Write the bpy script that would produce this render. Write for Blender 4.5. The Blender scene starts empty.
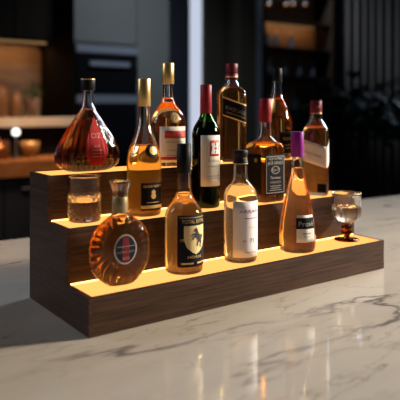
import bpy, bmesh, math, random
import numpy as np
from mathutils import Vector
random.seed(4)
SC = bpy.context.scene
COL = SC.collection
PI = math.pi

# ---------------------------------------------------------------- camera
CAM = Vector((-0.4959, -1.0358, 0.4226)); YAW = 0.6249; FPX = 616.3
cd = bpy.data.cameras.new('camera'); cam = bpy.data.objects.new('camera', cd); COL.objects.link(cam)
cam.location = CAM; cam.rotation_euler = (PI/2, 0, -YAW)
cd.sensor_width = 36; cd.lens = FPX/400*36
cd.shift_y = -(200-108.3)/400
cd.dof.use_dof = True; cd.dof.focus_distance = 1.40; cd.dof.aperture_fstop = 3.0
cd.clip_start = 0.01
SC.camera = cam

# ---------------------------------------------------------------- world, lights, exposure
SC.view_settings.view_transform = 'Standard'; SC.view_settings.look = 'None'
SC.view_settings.exposure = 0.0; SC.view_settings.gamma = 1.0
try: SC.view_settings.use_curve_mapping = False
except Exception: pass
cy = SC.cycles
cy.max_bounces = 16; cy.transmission_bounces = 14; cy.glossy_bounces = 6; cy.diffuse_bounces = 3
cy.transparent_max_bounces = 24; cy.sample_clamp_indirect = 5.0; cy.blur_glossy = 0.6
cy.use_denoising = True
w = bpy.data.worlds.new('world'); SC.world = w; w.use_nodes = True
w.node_tree.nodes['Background'].inputs[0].default_value = (0.42, 0.52, 0.75, 1)
w.node_tree.nodes['Background'].inputs[1].default_value = 0.035

def area_light(name, loc, target, sx, sy, power, col, spread=180):
    l = bpy.data.lights.new(name, 'AREA'); l.shape = 'RECTANGLE'; l.size = sx; l.size_y = sy
    l.energy = power; l.color = col; l.spread = math.radians(spread)
    o = bpy.data.objects.new(name, l); COL.objects.link(o); o.location = loc
    o.rotation_euler = (Vector(target)-Vector(loc)).to_track_quat('-Z', 'Y').to_euler()
    return o
area_light('key_window_light', (3.5, -1.15, 1.48), (0.4, 0.1, 0.1), 0.5, 0.5, 46, (1.0, 0.89, 0.75), 70)
area_light('blue_window_light', (5.2, 1.6, 2.2), (0.9, 0.2, 0.0), 1.6, 1.4, 30, (0.62, 0.76, 1.0), 60)
area_light('cool_side_light', (-1.7, 1.5, 1.2), (0.4, 0.15, 0.2), 0.35, 1.3, 2.5, (0.75, 0.83, 1.0), 60)  # added lamp, draws cool rims on the left edges of the bottles
area_light('overhead_soft_light', (-0.9, -0.3, 2.3), (0.2, 0.0, 0.0), 0.9, 0.9, 1.2, (1.0, 0.86, 0.75), 120)

# ---------------------------------------------------------------- material helpers
MATS = {}
def newmat(name):
    m = bpy.data.materials.new(name); m.use_nodes = True
    nt = m.node_tree; nt.nodes.clear()
    out = nt.nodes.new('ShaderNodeOutputMaterial'); MATS[name] = m
    return m, nt, out
def rgba(c): return (c[0], c[1], c[2], 1)
def plain(name, col, rough=0.5, metal=0.0, spec=0.5, noise=0.12, scale=60, coat=0.0, bump=0.0):
    m, nt, out = newmat(name)
    p = nt.nodes.new('ShaderNodeBsdfPrincipled')
    p.inputs['Roughness'].default_value = rough; p.inputs['Metallic'].default_value = metal
    p.inputs['Specular IOR Level'].default_value = spec; p.inputs['Coat Weight'].default_value = coat
    tc = nt.nodes.new('ShaderNodeTexCoord'); nz = nt.nodes.new('ShaderNodeTexNoise'); nz.inputs['Scale'].default_value = scale
    nz.inputs['Detail'].default_value = 4
    mx = nt.nodes.new('ShaderNodeMix'); mx.data_type = 'RGBA'
    mx.inputs['A'].default_value = rgba([c*(1-noise) for c in col]); mx.inputs['B'].default_value = rgba([min(1, c*(1+noise)) for c in col])
    nt.links.new(tc.outputs['Object'], nz.inputs['Vector']); nt.links.new(nz.outputs['Fac'], mx.inputs['Factor'])
    nt.links.new(mx.outputs['Result'], p.inputs['Base Color'])
    if bump:
        b = nt.nodes.new('ShaderNodeBump'); b.inputs['Strength'].default_value = bump; b.inputs['Distance'].default_value = 0.001
        nt.links.new(nz.outputs['Fac'], b.inputs['Height']); nt.links.new(b.outputs['Normal'], p.inputs['Normal'])
    nt.links.new(p.outputs[0], out.inputs[0]); return m
def emis(name, col, strength):
    m, nt, out = newmat(name)
    e = nt.nodes.new('ShaderNodeEmission'); e.inputs[0].default_value = rgba(col); e.inputs[1].default_value = strength
    nt.links.new(e.outputs[0], out.inputs[0]); return m
def glass(name, col=(1, 1, 1), ior=1.45, rough=0.0, absorb=None, density=0):
    m, nt, out = newmat(name)
    g = nt.nodes.new('ShaderNodeBsdfGlass'); g.inputs['Color'].default_value = rgba(col)
    g.inputs['Roughness'].default_value = rough; g.inputs['IOR'].default_value = ior
    nt.links.new(g.outputs[0], out.inputs['Surface'])
    if absorb:
        v = nt.nodes.new('ShaderNodeVolumeAbsorption'); v.inputs['Color'].default_value = rgba(absorb); v.inputs['Density'].default_value = density
        nt.links.new(v.outputs[0], out.inputs['Volume'])
    return m
def liquid(name, absorb, density, haze_col, haze=0.12):
    m, nt, out = newmat(name)
    t = nt.nodes.new('ShaderNodeBsdfTransparent')
    tr = nt.nodes.new('ShaderNodeBsdfTranslucent'); tr.inputs[0].default_value = rgba(haze_col)
    mx = nt.nodes.new('ShaderNodeMixShader'); mx.inputs[0].default_value = haze
    nt.links.new(t.outputs[0], mx.inputs[1]); nt.links.new(tr.outputs[0], mx.inputs[2]); nt.links.new(mx.outputs[0], out.inputs['Surface'])
    v = nt.nodes.new('ShaderNodeVolumeAbsorption'); v.inputs['Color'].default_value = rgba(absorb); v.inputs['Density'].default_value = density
    nt.links.new(v.outputs[0], out.inputs['Volume'])
    return m
def wood(name, dark, light, stretch, rough=0.42, scale=1.0, coat=0.0):
    m, nt, out = newmat(name)
    p = nt.nodes.new('ShaderNodeBsdfPrincipled'); p.inputs['Roughness'].default_value = rough; p.inputs['Coat Weight'].default_value = coat; p.inputs['Specular IOR Level'].default_value = 0.18
    p.inputs['Coat Roughness'].default_value = 0.3
    tc = nt.nodes.new('ShaderNodeTexCoord'); mp = nt.nodes.new('ShaderNodeMapping'); mp.inputs['Scale'].default_value = stretch
    n1 = nt.nodes.new('ShaderNodeTexNoise'); n1.inputs['Scale'].default_value = 7*scale; n1.inputs['Detail'].default_value = 6; n1.inputs['Distortion'].default_value = 0.7
    n2 = nt.nodes.new('ShaderNodeTexNoise'); n2.inputs['Scale'].default_value = 34*scale; n2.inputs['Detail'].default_value = 3
    cr = nt.nodes.new('ShaderNodeValToRGB'); cr.color_ramp.elements[0].position = 0.34; cr.color_ramp.elements[1].position = 0.68
    cr.color_ramp.elements[0].color = rgba(dark); cr.color_ramp.elements[1].color = rgba(light)
    ad = nt.nodes.new('ShaderNodeMath'); ad.operation = 'MULTIPLY_ADD'; ad.inputs[1].default_value = 0.35; 
    sb = nt.nodes.new('ShaderNodeMath'); sb.operation = 'SUBTRACT'; sb.inputs[1].default_value = 0.17
    nt.links.new(tc.outputs['Object'], mp.inputs[0])
    nt.links.new(mp.outputs[0], n1.inputs['Vector']); nt.links.new(mp.outputs[0], n2.inputs['Vector'])
    nt.links.new(n2.outputs['Fac'], ad.inputs[0]); nt.links.new(n1.outputs['Fac'], ad.inputs[2])
    nt.links.new(ad.outputs[0], sb.inputs[0]); nt.links.new(sb.outputs[0], cr.inputs[0]); nt.links.new(cr.outputs[0], p.inputs['Base Color'])
    b = nt.nodes.new('ShaderNodeBump'); b.inputs['Strength'].default_value = 0.25; b.inputs['Distance'].default_value = 0.0006
    nt.links.new(n2.outputs['Fac'], b.inputs['Height']); nt.links.new(b.outputs['Normal'], p.inputs['Normal'])
    nt.links.new(p.outputs[0], out.inputs[0]); return m
def marble(name):
    m, nt, out = newmat(name); N = nt.nodes.new; L = nt.links.new
    p = N('ShaderNodeBsdfPrincipled'); p.inputs['Roughness'].default_value = 0.075; p.inputs['Specular IOR Level'].default_value = 0.85
    tc = N('ShaderNodeTexCoord'); mp = N('ShaderNodeMapping'); mp.inputs['Rotation'].default_value = (0, 0, math.radians(-28)); mp.inputs['Scale'].default_value = (0.7, 2.3, 1)
    mp.inputs['Location'].default_value = (1.15, 2.2, 0)
    L(tc.outputs['Object'], mp.inputs[0])
    def veins(scale, width, det, dist):
        n = N('ShaderNodeTexNoise'); n.inputs['Scale'].default_value = scale; n.inputs['Detail'].default_value = det; n.inputs['Distortion'].default_value = dist
        n.inputs['Roughness'].default_value = 0.55
        L(mp.outputs[0], n.inputs['Vector'])
        s = N('ShaderNodeMath'); s.operation = 'SUBTRACT'; s.inputs[1].default_value = 0.5; L(n.outputs['Fac'], s.inputs[0])
        a = N('ShaderNodeMath'); a.operation = 'ABSOLUTE'; L(s.outputs[0], a.inputs[0])
        r = N('ShaderNodeMapRange'); r.inputs['From Min'].default_value = 0; r.inputs['From Max'].default_value = width
        r.inputs['To Min'].default_value = 1; r.inputs['To Max'].default_value = 0; r.interpolation_type = 'SMOOTHSTEP'
        L(a.outputs[0], r.inputs['Value'])
        k = N('ShaderNodeTexNoise'); k.inputs['Scale'].default_value = scale*1.4; k.inputs['Detail'].default_value = 2; L(tc.outputs['Object'], k.inputs['Vector'])
        kr = N('ShaderNodeMapRange'); kr.inputs['From Min'].default_value = 0.47; kr.inputs['From Max'].default_value = 0.66; L(k.outputs['Fac'], kr.inputs['Value'])
        mu = N('ShaderNodeMath'); mu.operation = 'MULTIPLY'; L(r.outputs[0], mu.inputs[0]); L(kr.outputs[0], mu.inputs[1])
        return mu.outputs[0]
    v1 = veins(1.7, 0.020, 6, 0.25); v2 = veins(4.5, 0.014, 6, 0.3); v3 = veins(1.7, 0.06, 4, 0.25)
    cl = N('ShaderNodeTexNoise'); cl.inputs['Scale'].default_value = 5; cl.inputs['Detail'].default_value = 5; L(mp.outputs[0], cl.inputs['Vector'])
    base = N('ShaderNodeMix'); base.data_type = 'RGBA'; base.inputs['A'].default_value = (0.40, 0.345, 0.272, 1); base.inputs['B'].default_value = (0.53, 0.465, 0.375, 1)
    L(cl.outputs['Fac'], base.inputs['Factor'])
    prev = base.outputs['Result']
    for v, c, k in ((v3, (0.40, 0.33, 0.27), 0.45), (v2, (0.22, 0.17, 0.14), 0.7), (v1, (0.09, 0.075, 0.07), 0.8)):
        f = N('ShaderNodeMath'); f.operation = 'MULTIPLY'; f.inputs[1].default_value = k; L(v, f.inputs[0])
        mx = N('ShaderNodeMix'); mx.data_type = 'RGBA'; mx.inputs['B'].default_value = rgba(c)
        L(f.outputs[0], mx.inputs['Factor']); L(prev, mx.inputs['A']); prev = mx.outputs['Result']
    L(prev, p.inputs['Base Color']); L(p.outputs[0], out.inputs[0]); return m

# ---------------------------------------------------------------- object helpers
def setp(o, label=None, cat=None, group=None, kind=None):
    if label: o['label'] = label
    if cat: o['category'] = cat
    if group: o['group'] = group
    if kind: o['kind'] = kind
    return o
def link_mesh(name, bm, mat, parent=None, smooth=True, loc=None, normals=True):
    if normals: bmesh.ops.recalc_face_normals(bm, faces=bm.faces[:])
    me = bpy.data.meshes.new(name); bm.to_mesh(me); bm.free()
    if smooth:
        me.shade_smooth()
    me.materials.append(MATS[mat] if isinstance(mat, str) else mat)
    o = bpy.data.objects.new(name, me); COL.objects.link(o)
    if parent is not None: o.parent = parent
    if loc is not None: o.location = loc
    return o
def empty(name, loc, rz=0.0):
    o = bpy.data.objects.new(name, None); COL.objects.link(o); o.location = loc; o.rotation_euler = (0, 0, rz); o.empty_display_size = 0.05
    return o
def add_box(bm, x0, x1, y0, y1, z0, z1, bevel=0.0):
    vs = [bm.verts.new((x, y, z)) for z in (z0, z1) for y in (y0, y1) for x in (x0, x1)]
    fs = [bm.faces.new([vs[i] for i in q]) for q in ((0, 1, 3, 2), (4, 6, 7, 5), (0, 4, 5, 1), (2, 3, 7, 6), (0, 2, 6, 4), (1, 5, 7, 3))]
    if bevel:
        es = list({e for f in fs for e in f.edges})
        bmesh.ops.bevel(bm, geom=es, offset=bevel, segments=2, affect='EDGES', profile=0.5)
    return bm
def box(name, x0, x1, y0, y1, z0, z1, mat, parent=None, bevel=0.0, kind=None):
    o = link_mesh(name, add_box(bmesh.new(), x0, x1, y0, y1, z0, z1, bevel), mat, parent, smooth=False)
    if kind: o['kind'] = kind
    return o
def chain(bm, rings, closed_start=True, closed_end=True, start_dz=0.0, end_dz=0.0):
    """join successive rings of points; cap both ends with a centre fan"""
    R = [[bm.verts.new(p) for p in r] for r in rings]
    n = len(R[0])
    for a, b in zip(R[:-1], R[1:]):
        for i in range(n):
            bm.faces.new((a[i], a[(i+1) % n], b[(i+1) % n], b[i]))
    for r, cl, dz in ((R[0], closed_start, start_dz), (R[-1], closed_end, end_dz)):
        if cl:
            c = sum((v.co for v in r), Vector())/n; c.z += dz
            cv = bm.verts.new(c)
            for i in range(n): bm.faces.new((r[i], r[(i+1) % n], cv))
    return bm
def ring(hx, hy, z, n=2.0, N=56, cx=0, cy=0):
    out = []
    for i in range(N):
        t = 2*PI*i/N; c, s = math.cos(t), math.sin(t)
        r = (abs(c/hx)**n+abs(s/hy)**n)**(-1/n)
        out.append(Vector((cx+r*c, cy+r*s, z)))
    return out
def lathe(name, prof, mat, parent=None, N=48, loc=None, smooth=True, end_dz=0, start_dz=0):
    return link_mesh(name, chain(bmesh.new(), [ring(r, r, z, 2, N) for r, z in prof], end_dz=end_dz, start_dz=start_dz), mat, parent, smooth, loc)
def tube(name, pts, r, mat, parent=None, N=10, closed=False):
    bm = bmesh.new(); rings = []
    P = [Vector(p) for p in pts]; up = Vector((0.03, 0.02, 1)).normalized()
    n = len(P)
    for i, p in enumerate(P):
        if closed: d = P[(i+1) % n]-P[i-1]
        else: d = P[min(i+1, n-1)]-P[max(i-1, 0)]
        d.normalize(); a = d.cross(up)
        if a.length < 1e-3: a = d.cross(Vector((1, 0, 0)))
        a.normalize(); b = d.cross(a)
        rings.append([p+(a*math.cos(2*PI*k/N)+b*math.sin(2*PI*k/N))*r for k in range(N)])
    if closed:
        R = [[bm.verts.new(q) for q in rr] for rr in rings]
        for i in range(n):
            A, B = R[i], R[(i+1) % n]
            for k in range(N): bm.faces.new((A[k], A[(k+1) % N], B[(k+1) % N], B[k]))
    else: chain(bm, rings)
    return link_mesh(name, bm, mat, parent)
def pchip(xs, ys, xq):
    xs = np.array(xs, float); ys = np.array(ys, float); h = np.diff(xs); d = np.diff(ys)/h
    m = np.zeros(len(xs)); m[0] = d[0]; m[-1] = d[-1]
    for i in range(1, len(xs)-1):
        if d[i-1]*d[i] > 0:
            w1 = 2*h[i]+h[i-1]; w2 = h[i]+2*h[i-1]; m[i] = (w1+w2)/(w1/d[i-1]+w2/d[i])
    k = np.clip(np.searchsorted(xs, xq)-1, 0, len(h)-1); t = (xq-xs[k])/h[k]; H = h[k]
    return (1+2*t)*(1-t)**2*ys[k]+t*(1-t)**2*H*m[k]+t*t*(3-2*t)*ys[k+1]+t*t*(t-1)*H*m[k+1]

class Bottle:
    """secs: (height above the base, half width seen from the front corner, section exponent, depth ratio)"""
    def __init__(s, name, loc, rz, u, secs, mat, level, wall=1.3, liq=None, N=56, phi=0.7, mod=None, base_h=3.0, neck_top=None):
        s.u = u; s.root = empty(name, loc, rz); s.mod = mod; s.N = N; s.liq_wall = wall
        secs = sorted(secs); s.z = [q[0]*u for q in secs]; s.n = [q[2] if len(q) > 2 else 2.0 for q in secs]
        s.hy_ratio = [q[3] if len(q) > 3 else 1.0 for q in secs]
        s.hx = []
        for q, n in zip(secs, s.n):
            p = n/(n-1); s.hx.append(q[1]*u/((math.cos(phi)**p+math.sin(phi)**p)**(1/p)) if n > 2.01 else q[1]*u)
        s.top = s.z[-1]
        zs = []
        for a, b in zip(s.z[:-1], s.z[1:]):
            k = max(1, int(math.ceil((b-a)/(2.2*u)))); zs += [a+(b-a)*i/k for i in range(k)]
        zs.append(s.top)
        rings = [s.ring(z) for z in zs]
        W = wall*u
        top_in = [z for z in reversed(zs) if z > level*u+0.5*u]
        inner = [s.ring(z, -W) for z in top_in]+[s.ring(level*u+0.35*u, -W), s.ring(level*u, -W*2.2)]
        bm = chain(bmesh.new(), rings+inner, start_dz=1.5*u)
        s.glass = link_mesh('bottle_body', bm, mat, s.root)
        if liq:
            lz = [base_h*u, base_h*u+0.8*u]+[z for z in zs if base_h*u+1.5*u < z < level*u-1.0*u]+[level*u-0.25*u]
            lr = [s.ring(z, -W*(1.8 if i == 0 else 0.9)) for i, z in enumerate(lz)]
            s.liq = link_mesh('liquid', chain(bmesh.new(), lr), liq, s.root)
    def dims(s, z):
        z = min(max(z, 0), s.top)
        hx = float(pchip(s.z, s.hx, z)); n = float(np.interp(z, s.z, s.n)); k = float(np.interp(z, s.z, s.hy_ratio))
        return hx, hx*k, n
    def pt(s, t, z, off=0.0):
        hx, hy, n = s.dims(z); hx = max(hx+off, 1e-4); hy = max(hy+off, 1e-4)
        c, sn = math.cos(t), math.sin(t)
        r = (abs(c/hx)**n+abs(sn/hy)**n)**(-1/n)
        p = Vector((r*c, r*sn, z))
        if s.mod: p = s.mod(p, t, z, off)
        return p
    def ring(s, z, off=0.0): return [s.pt(2*PI*i/s.N, z, off) for i in range(s.N)]
    def arc(s, z):
        """arc length from the front (-y) -> angle, tabulated"""
        if not hasattr(s, '_arc') or s._arcz != z:
            m = s.mod; s.mod = None
            T = np.linspace(-PI/2-2.6, -PI/2+2.6, 521); P = np.array([s.pt(t, z) for t in T]); s.mod = m
            L = np.concatenate([[0], np.cumsum(np.linalg.norm(np.diff(P, axis=0), axis=1))]); L -= L[260]
            s._arc = (L, T); s._arcz = z
        return s._arc
    def surf(s, a, z, off, zref):
        L, T = s.arc(zref); return s.pt(float(np.interp(a, L, T)), z, off)
    def label(s, name, a0, a1, z0, z1, mat, off=0.3, parent=None, f0=None, f1=None, M=26, K=6, lab=None):
        """wrapped paper label, a/z in profile units from the front; f0, f1 shape the lower and upper edges"""
        u = s.u; zref = (z0+z1)/2*u; bm = bmesh.new(); G = []
        for o in (off*u, (off-0.22)*u):
            g = []
            for i in range(M+1):
                a = a0+(a1-a0)*i/M; lo = z0+(f0(a) if f0 else 0); hi = z1+(f1(a) if f1 else 0)
                g.append([bm.verts.new(s.surf(a*u, (lo+(hi-lo)*j/K)*u, o, zref)) for j in range(K+1)])
            G.append(g)
        A, B = G
        for i in range(M):
            for j in range(K):
                bm.faces.new((A[i][j], A[i+1][j], A[i+1][j+1], A[i][j+1])); bm.faces.new((B[i][j+1], B[i+1][j+1], B[i+1][j], B[i][j]))
            bm.faces.new((A[i][0], B[i][0], B[i+1][0], A[i+1][0])); bm.faces.new((A[i][K], A[i+1][K], B[i+1][K], B[i][K]))
        for j in range(K):
            bm.faces.new((A[0][j], A[0][j+1], B[0][j+1], B[0][j])); bm.faces.new((A[M][j], B[M][j], B[M][j+1], A[M][j+1]))
        o = link_mesh(name, bm, mat, parent or s.root)
        if lab: o['label'] = lab
        return o
    def decal(s, name, bm, a, z, mat, off, parent, rot=0.0):
        """flat shape in profile units, centred at a, z, wrapped onto the body"""
        u = s.u
        c, sn = math.cos(rot), math.sin(rot)
        for v in bm.verts:
            x, y = v.co.x, v.co.y; v.co = Vector((x*c-y*sn, x*sn+y*c, 0))
        xs = [v.co.x for v in bm.verts]
        if not xs: bm.free(); return
        x = math.floor(min(xs))+0.9
        while x < max(xs):
            bmesh.ops.bisect_plane(bm, geom=bm.verts[:]+bm.edges[:]+bm.faces[:], plane_co=(x, 0, 0), plane_no=(1, 0, 0)); x += 0.9
        for v in bm.verts: v.co = s.surf((a+v.co.x)*u, (z+v.co.y)*u, off*u, z*u)
        return link_mesh(name, bm, mat, parent, smooth=False, normals=False)
    def text(s, body, a, z, size, mat, off, parent, width=None, rot=0.0, name='lettering'):
        return s.decal(name, text_bm(body, size, width), a, z, mat, off, parent, rot)
    def cap(s, name, z0, z1, r0, r1, mat, parent=None, bevel=0.5, extra=None):
        u = s.u
        prof = [(r0*u-0.3*u, z0*u), (r0*u, z0*u+0.3*u)]
        if extra: prof += [(a*u, b*u) for a, b in extra]
        prof += [(r1*u, (z1-bevel)*u), ((r1-bevel*0.3)*u, (z1-bevel*0.3)*u), ((r1-bevel)*u, z1*u)]
        return lathe(name, prof, mat, parent or s.root)

def text_bm(body, size, width=None):
    c = bpy.data.curves.new('lettering', 'FONT'); c.body = body; c.size = size; c.align_x = 'CENTER'; c.align_y = 'CENTER'; c.resolution_u = 2
    o = bpy.data.objects.new('lettering', c); COL.objects.link(o)
    bpy.context.view_layer.update()
    dg = bpy.context.evaluated_depsgraph_get(); me = bpy.data.meshes.new_from_object(o.evaluated_get(dg))
    bm = bmesh.new(); bm.from_mesh(me)
    bpy.data.objects.remove(o); bpy.data.curves.remove(c); bpy.data.meshes.remove(me)
    if width and bm.verts:
        xs = [v.co.x for v in bm.verts]; k = width/(max(xs)-min(xs))
        for v in bm.verts: v.co.x *= k
    return bm
def poly_bm(*polys):
    bm = bmesh.new()
    for p in polys: bm.faces.new([bm.verts.new((x, y, 0)) for x, y in p])
    bmesh.ops.triangulate(bm, faces=bm.faces[:])
    return bm
def disc_bm(rx, ry, n=28, inner=0.0):
    bm = bmesh.new(); o = [bm.verts.new((rx*math.cos(2*PI*i/n), ry*math.sin(2*PI*i/n), 0)) for i in range(n)]
    if inner:
        q = [bm.verts.new((v.co.x*inner, v.co.y*inner, 0)) for v in o]
        for i in range(n): bm.faces.new((o[i], o[(i+1) % n], q[(i+1) % n], q[i]))
    else:
        c = bm.verts.new((0, 0, 0))
        for i in range(n): bm.faces.new((o[i], o[(i+1) % n], c))
    return bm
def rect(w, h, x=0, y=0): return [(x-w/2, y-h/2), (x+w/2, y-h/2), (x+w/2, y+h/2), (x-w/2, y+h/2)]

# ---------------------------------------------------------------- materials
marble('marble')
WD, WL = (0.030, 0.015, 0.009), (0.078, 0.038, 0.023)
wood('walnut_x', WD, WL, (0.9, 22, 26)); wood('walnut_y', WD, WL, (22, 0.9, 26))
emis('lit_panel', (1.0, 0.42, 0.105), 1.65); emis('added_riser_glow', (1.0, 0.50, 0.13), 6.0)
glass('clear_glass', (0.98, 0.985, 0.98)); glass('green_glass', (0.62, 0.80, 0.45), absorb=(0.25, 0.45, 0.12), density=110)
glass('amber_glass', (0.50, 0.26, 0.12), absorb=(0.8, 0.5, 0.2), density=60); glass('crystal', (1.0, 0.99, 0.98), ior=1.5)
liquid('cognac_liquid', (0.84, 0.60, 0.05), 62, (0.75, 0.22, 0.03), 0.02)
liquid('gold_liquid', (0.96, 0.76, 0.10), 26, (1.0, 0.68, 0.10), 0.20)
liquid('red_amber_liquid', (0.95, 0.68, 0.15), 30, (1.0, 0.36, 0.05), 0.05)
liquid('honey_liquid', (0.98, 0.82, 0.42), 20, (1.0, 0.68, 0.28), 0.18)
liquid('pale_liquid', (0.98, 0.91, 0.72), 9, (1.0, 0.84, 0.62), 0.12)
liquid('amber_liquid', (0.93, 0.70, 0.10), 36, (0.9, 0.38, 0.08), 0.03)
liquid('rose_liquid', (0.98, 0.76, 0.40), 26, (1.0, 0.62, 0.30), 0.06)
liquid('wine_liquid', (0.2, 0.12, 0.05), 60, (0.02, 0.03, 0.01), 0.3)
liquid('water_gold', (0.98, 0.88, 0.64), 8, (1.0, 0.7, 0.35), 0.03)
plain('gold_foil', (0.72, 0.50, 0.18), 0.34, 0.85); plain('gold_print', (0.75, 0.52, 0.16), 0.4, 0.5)
plain('dull_gold', (0.33, 0.25, 0.12), 0.45, 0.6, noise=0.5, scale=300)
plain('red_foil', (0.24, 0.008, 0.016), 0.45, spec=0.25); plain('dark_red_foil', (0.13, 0.008, 0.013), 0.45, spec=0.25)
plain('purple_foil', (0.26, 0.008, 0.26), 0.42, spec=0.3); plain('black_cap', (0.007, 0.007, 0.007), 0.5, spec=0.12); plain('navy_cap', (0.009, 0.010, 0.016), 0.5, spec=0.15)
plain('cream_paper', (0.74, 0.68, 0.56), 0.6, noise=0.04); plain('white_paper', (0.80, 0.76, 0.74), 0.6, noise=0.03)
plain('yellow_paper', (0.80, 0.60, 0.27), 0.55, noise=0.05); plain('black_paper', (0.009, 0.008, 0.009), 0.7, spec=0.08, noise=0.2)
plain('navy_paper', (0.011, 0.013, 0.022), 0.7, spec=0.08, noise=0.2); plain('red_paper', (0.50, 0.025, 0.028), 0.5); plain('pink_paper', (0.38, 0.022, 0.022), 0.7, spec=0.15, noise=0.1)
plain('print_black', (0.02, 0.02, 0.02), 0.5); plain('print_white', (0.34, 0.32, 0.29), 0.5); plain('print_grey', (0.28, 0.26, 0.24), 0.5)
plain('print_purple', (0.38, 0.06, 0.34), 0.5); plain('print_red', (0.5, 0.03, 0.03), 0.5); plain('print_pink', (0.60, 0.20, 0.17), 0.5)
plain('print_light_grey', (0.22, 0.20, 0.175), 0.5)
plain('silver', (0.62, 0.58, 0.50), 0.3, 0.8); plain('steel', (0.42, 0.46, 0.52), 0.3, 0.7, noise=0.05, scale=8)
plain('oven_glass', (0.005, 0.005, 0.006), 0.3, spec=0.12); plain('cabinet_blue', (0.014, 0.018, 0.03), 0.5, noise=0.2, scale=3)
plain('cabinet_dark', (0.012, 0.008, 0.005), 0.7, spec=0.1, noise=0.3, scale=4); plain('cabinet_grey', (0.115, 0.118, 0.105), 0.55, noise=0.15, scale=2)
plain('wall_paint', (0.045, 0.043, 0.040), 0.8, noise=0.15, scale=2); plain('column_dark', (0.022, 0.027, 0.036), 0.6)
plain('pillar_brown', (0.060, 0.050, 0.034), 0.8, noise=0.15, scale=3); plain('cream_stone', (0.62, 0.55, 0.44), 0.4, noise=0.1, scale=12)
plain('floor_tile', (0.05, 0.045, 0.04), 0.5, noise=0.2, scale=3); plain('curtain_cloth', (0.062, 0.062, 0.060), 0.9, noise=0.1, scale=20)
wood('worktop_oak', (0.22, 0.09, 0.03), (0.42, 0.19, 0.07), (1, 10, 10)); wood('backsplash_wood', (0.24, 0.13, 0.07), (0.36, 0.21, 0.11), (1, 1, 6), scale=0.4)
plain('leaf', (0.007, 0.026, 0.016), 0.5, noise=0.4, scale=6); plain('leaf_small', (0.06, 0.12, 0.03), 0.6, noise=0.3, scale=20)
plain('clay', (0.30, 0.20, 0.14), 0.7); plain('copper', (0.25, 0.10, 0.04), 0.35, 0.8); plain('brass_bowl', (0.50, 0.30, 0.12), 0.4, 0.4)
plain('brown_ceramic', (0.22, 0.11, 0.05), 0.5); plain('pot_black', (0.015, 0.015, 0.015), 0.5); plain('soil', (0.03, 0.02, 0.015), 0.9)
plain('bluish_glaze', (0.10, 0.12, 0.15), 0.3)
emis('globe_glow', (1.0, 0.97, 0.86), 2.6); emis('window_daylight', (0.66, 0.72, 0.88), 0.85); emis('shelf_glow', (1.0, 0.55, 0.22), 0.35); emis('bulb_glow', (1.0, 0.50, 0.18), 0.9)

# ================================================================= SETTING
def P(px, py, Y):
    """where the sight line through an image point meets the vertical plane y = Y (used to read off real places)"""
    a = (px-200)/FPX; dx = math.sin(YAW)+math.cos(YAW)*a; dy = math.cos(YAW)-math.sin(YAW)*a
    t = (Y-CAM.y)/dy
    return CAM.x+dx*t, CAM.z-(py-108.3)/FPX*t
FLOOR = -0.92
box('floor', -3, 9.5, -3.2, 4.6, FLOOR-0.1, FLOOR, 'floor_tile', kind='structure')
wl = P(189, 100, 4.4)[0]; wr = P(203.5, 100, 4.4)[0]
bm = bmesh.new(); add_box(bm, -3, wl, 4.4, 4.55, FLOOR, 2.9); add_box(bm, wr, 9.5, 4.4, 4.55, FLOOR, 2.9); add_box(bm, wl, wr, 4.4, 4.55, 2.5, 2.9); add_box(bm, wl, wr, 4.4, 4.55, FLOOR, -0.7)
o = link_mesh('wall_back', bm, 'wall_paint', smooth=False); o['kind'] = 'structure'
win = empty('window_1', ((wl+wr)/2, 4.5, 0)); win['kind'] = 'structure'
def childbox(name, par, x0, x1, y0, y1, z0, z1, mat, bevel=0.0):
    L = par.location; return box(name, x0-L.x, x1-L.x, y0-L.y, y1-L.y, z0-L.z, z1-L.z, mat, par, bevel)
childbox('window_pane', win, wl+0.004, wr-0.004, 4.415, 4.43, -0.69, 2.49, 'window_daylight')
childbox('window_frame', win, wl, wl+0.012, 4.401, 4.414, -0.69, 2.49, 'steel')

# counter with the near worktop
bm = bmesh.new()
co = [(-2.2, -0.78), (3.2, -0.78), (3.2, 0.77), (-1.0, 0.99), (-2.2, 1.05)]
a = [bm.verts.new((x, y, 0)) for x, y in co]; b = [bm.verts.new((x, y, -0.04)) for x, y in co]
bm.faces.new(a); bm.faces.new(b[::-1])
for i in range(5): bm.faces.new((a[i], b[i], b[(i+1) % 5], a[(i+1) % 5]))
isl = empty('kitchen_island', (0.4, 0.1, FLOOR)); setp(isl, 'large kitchen island topped with polished cream marble with dark veins', 'kitchen island')
o = link_mesh('worktop', bm, 'marble', isl, smooth=False, loc=(-0.4, -0.1, -FLOOR)); o['label'] = 'polished veined marble slab'
childbox('base_cabinet', isl, -2.0, 3.0, -0.6, 0.75, FLOOR, -0.04, 'cabinet_dark')

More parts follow.
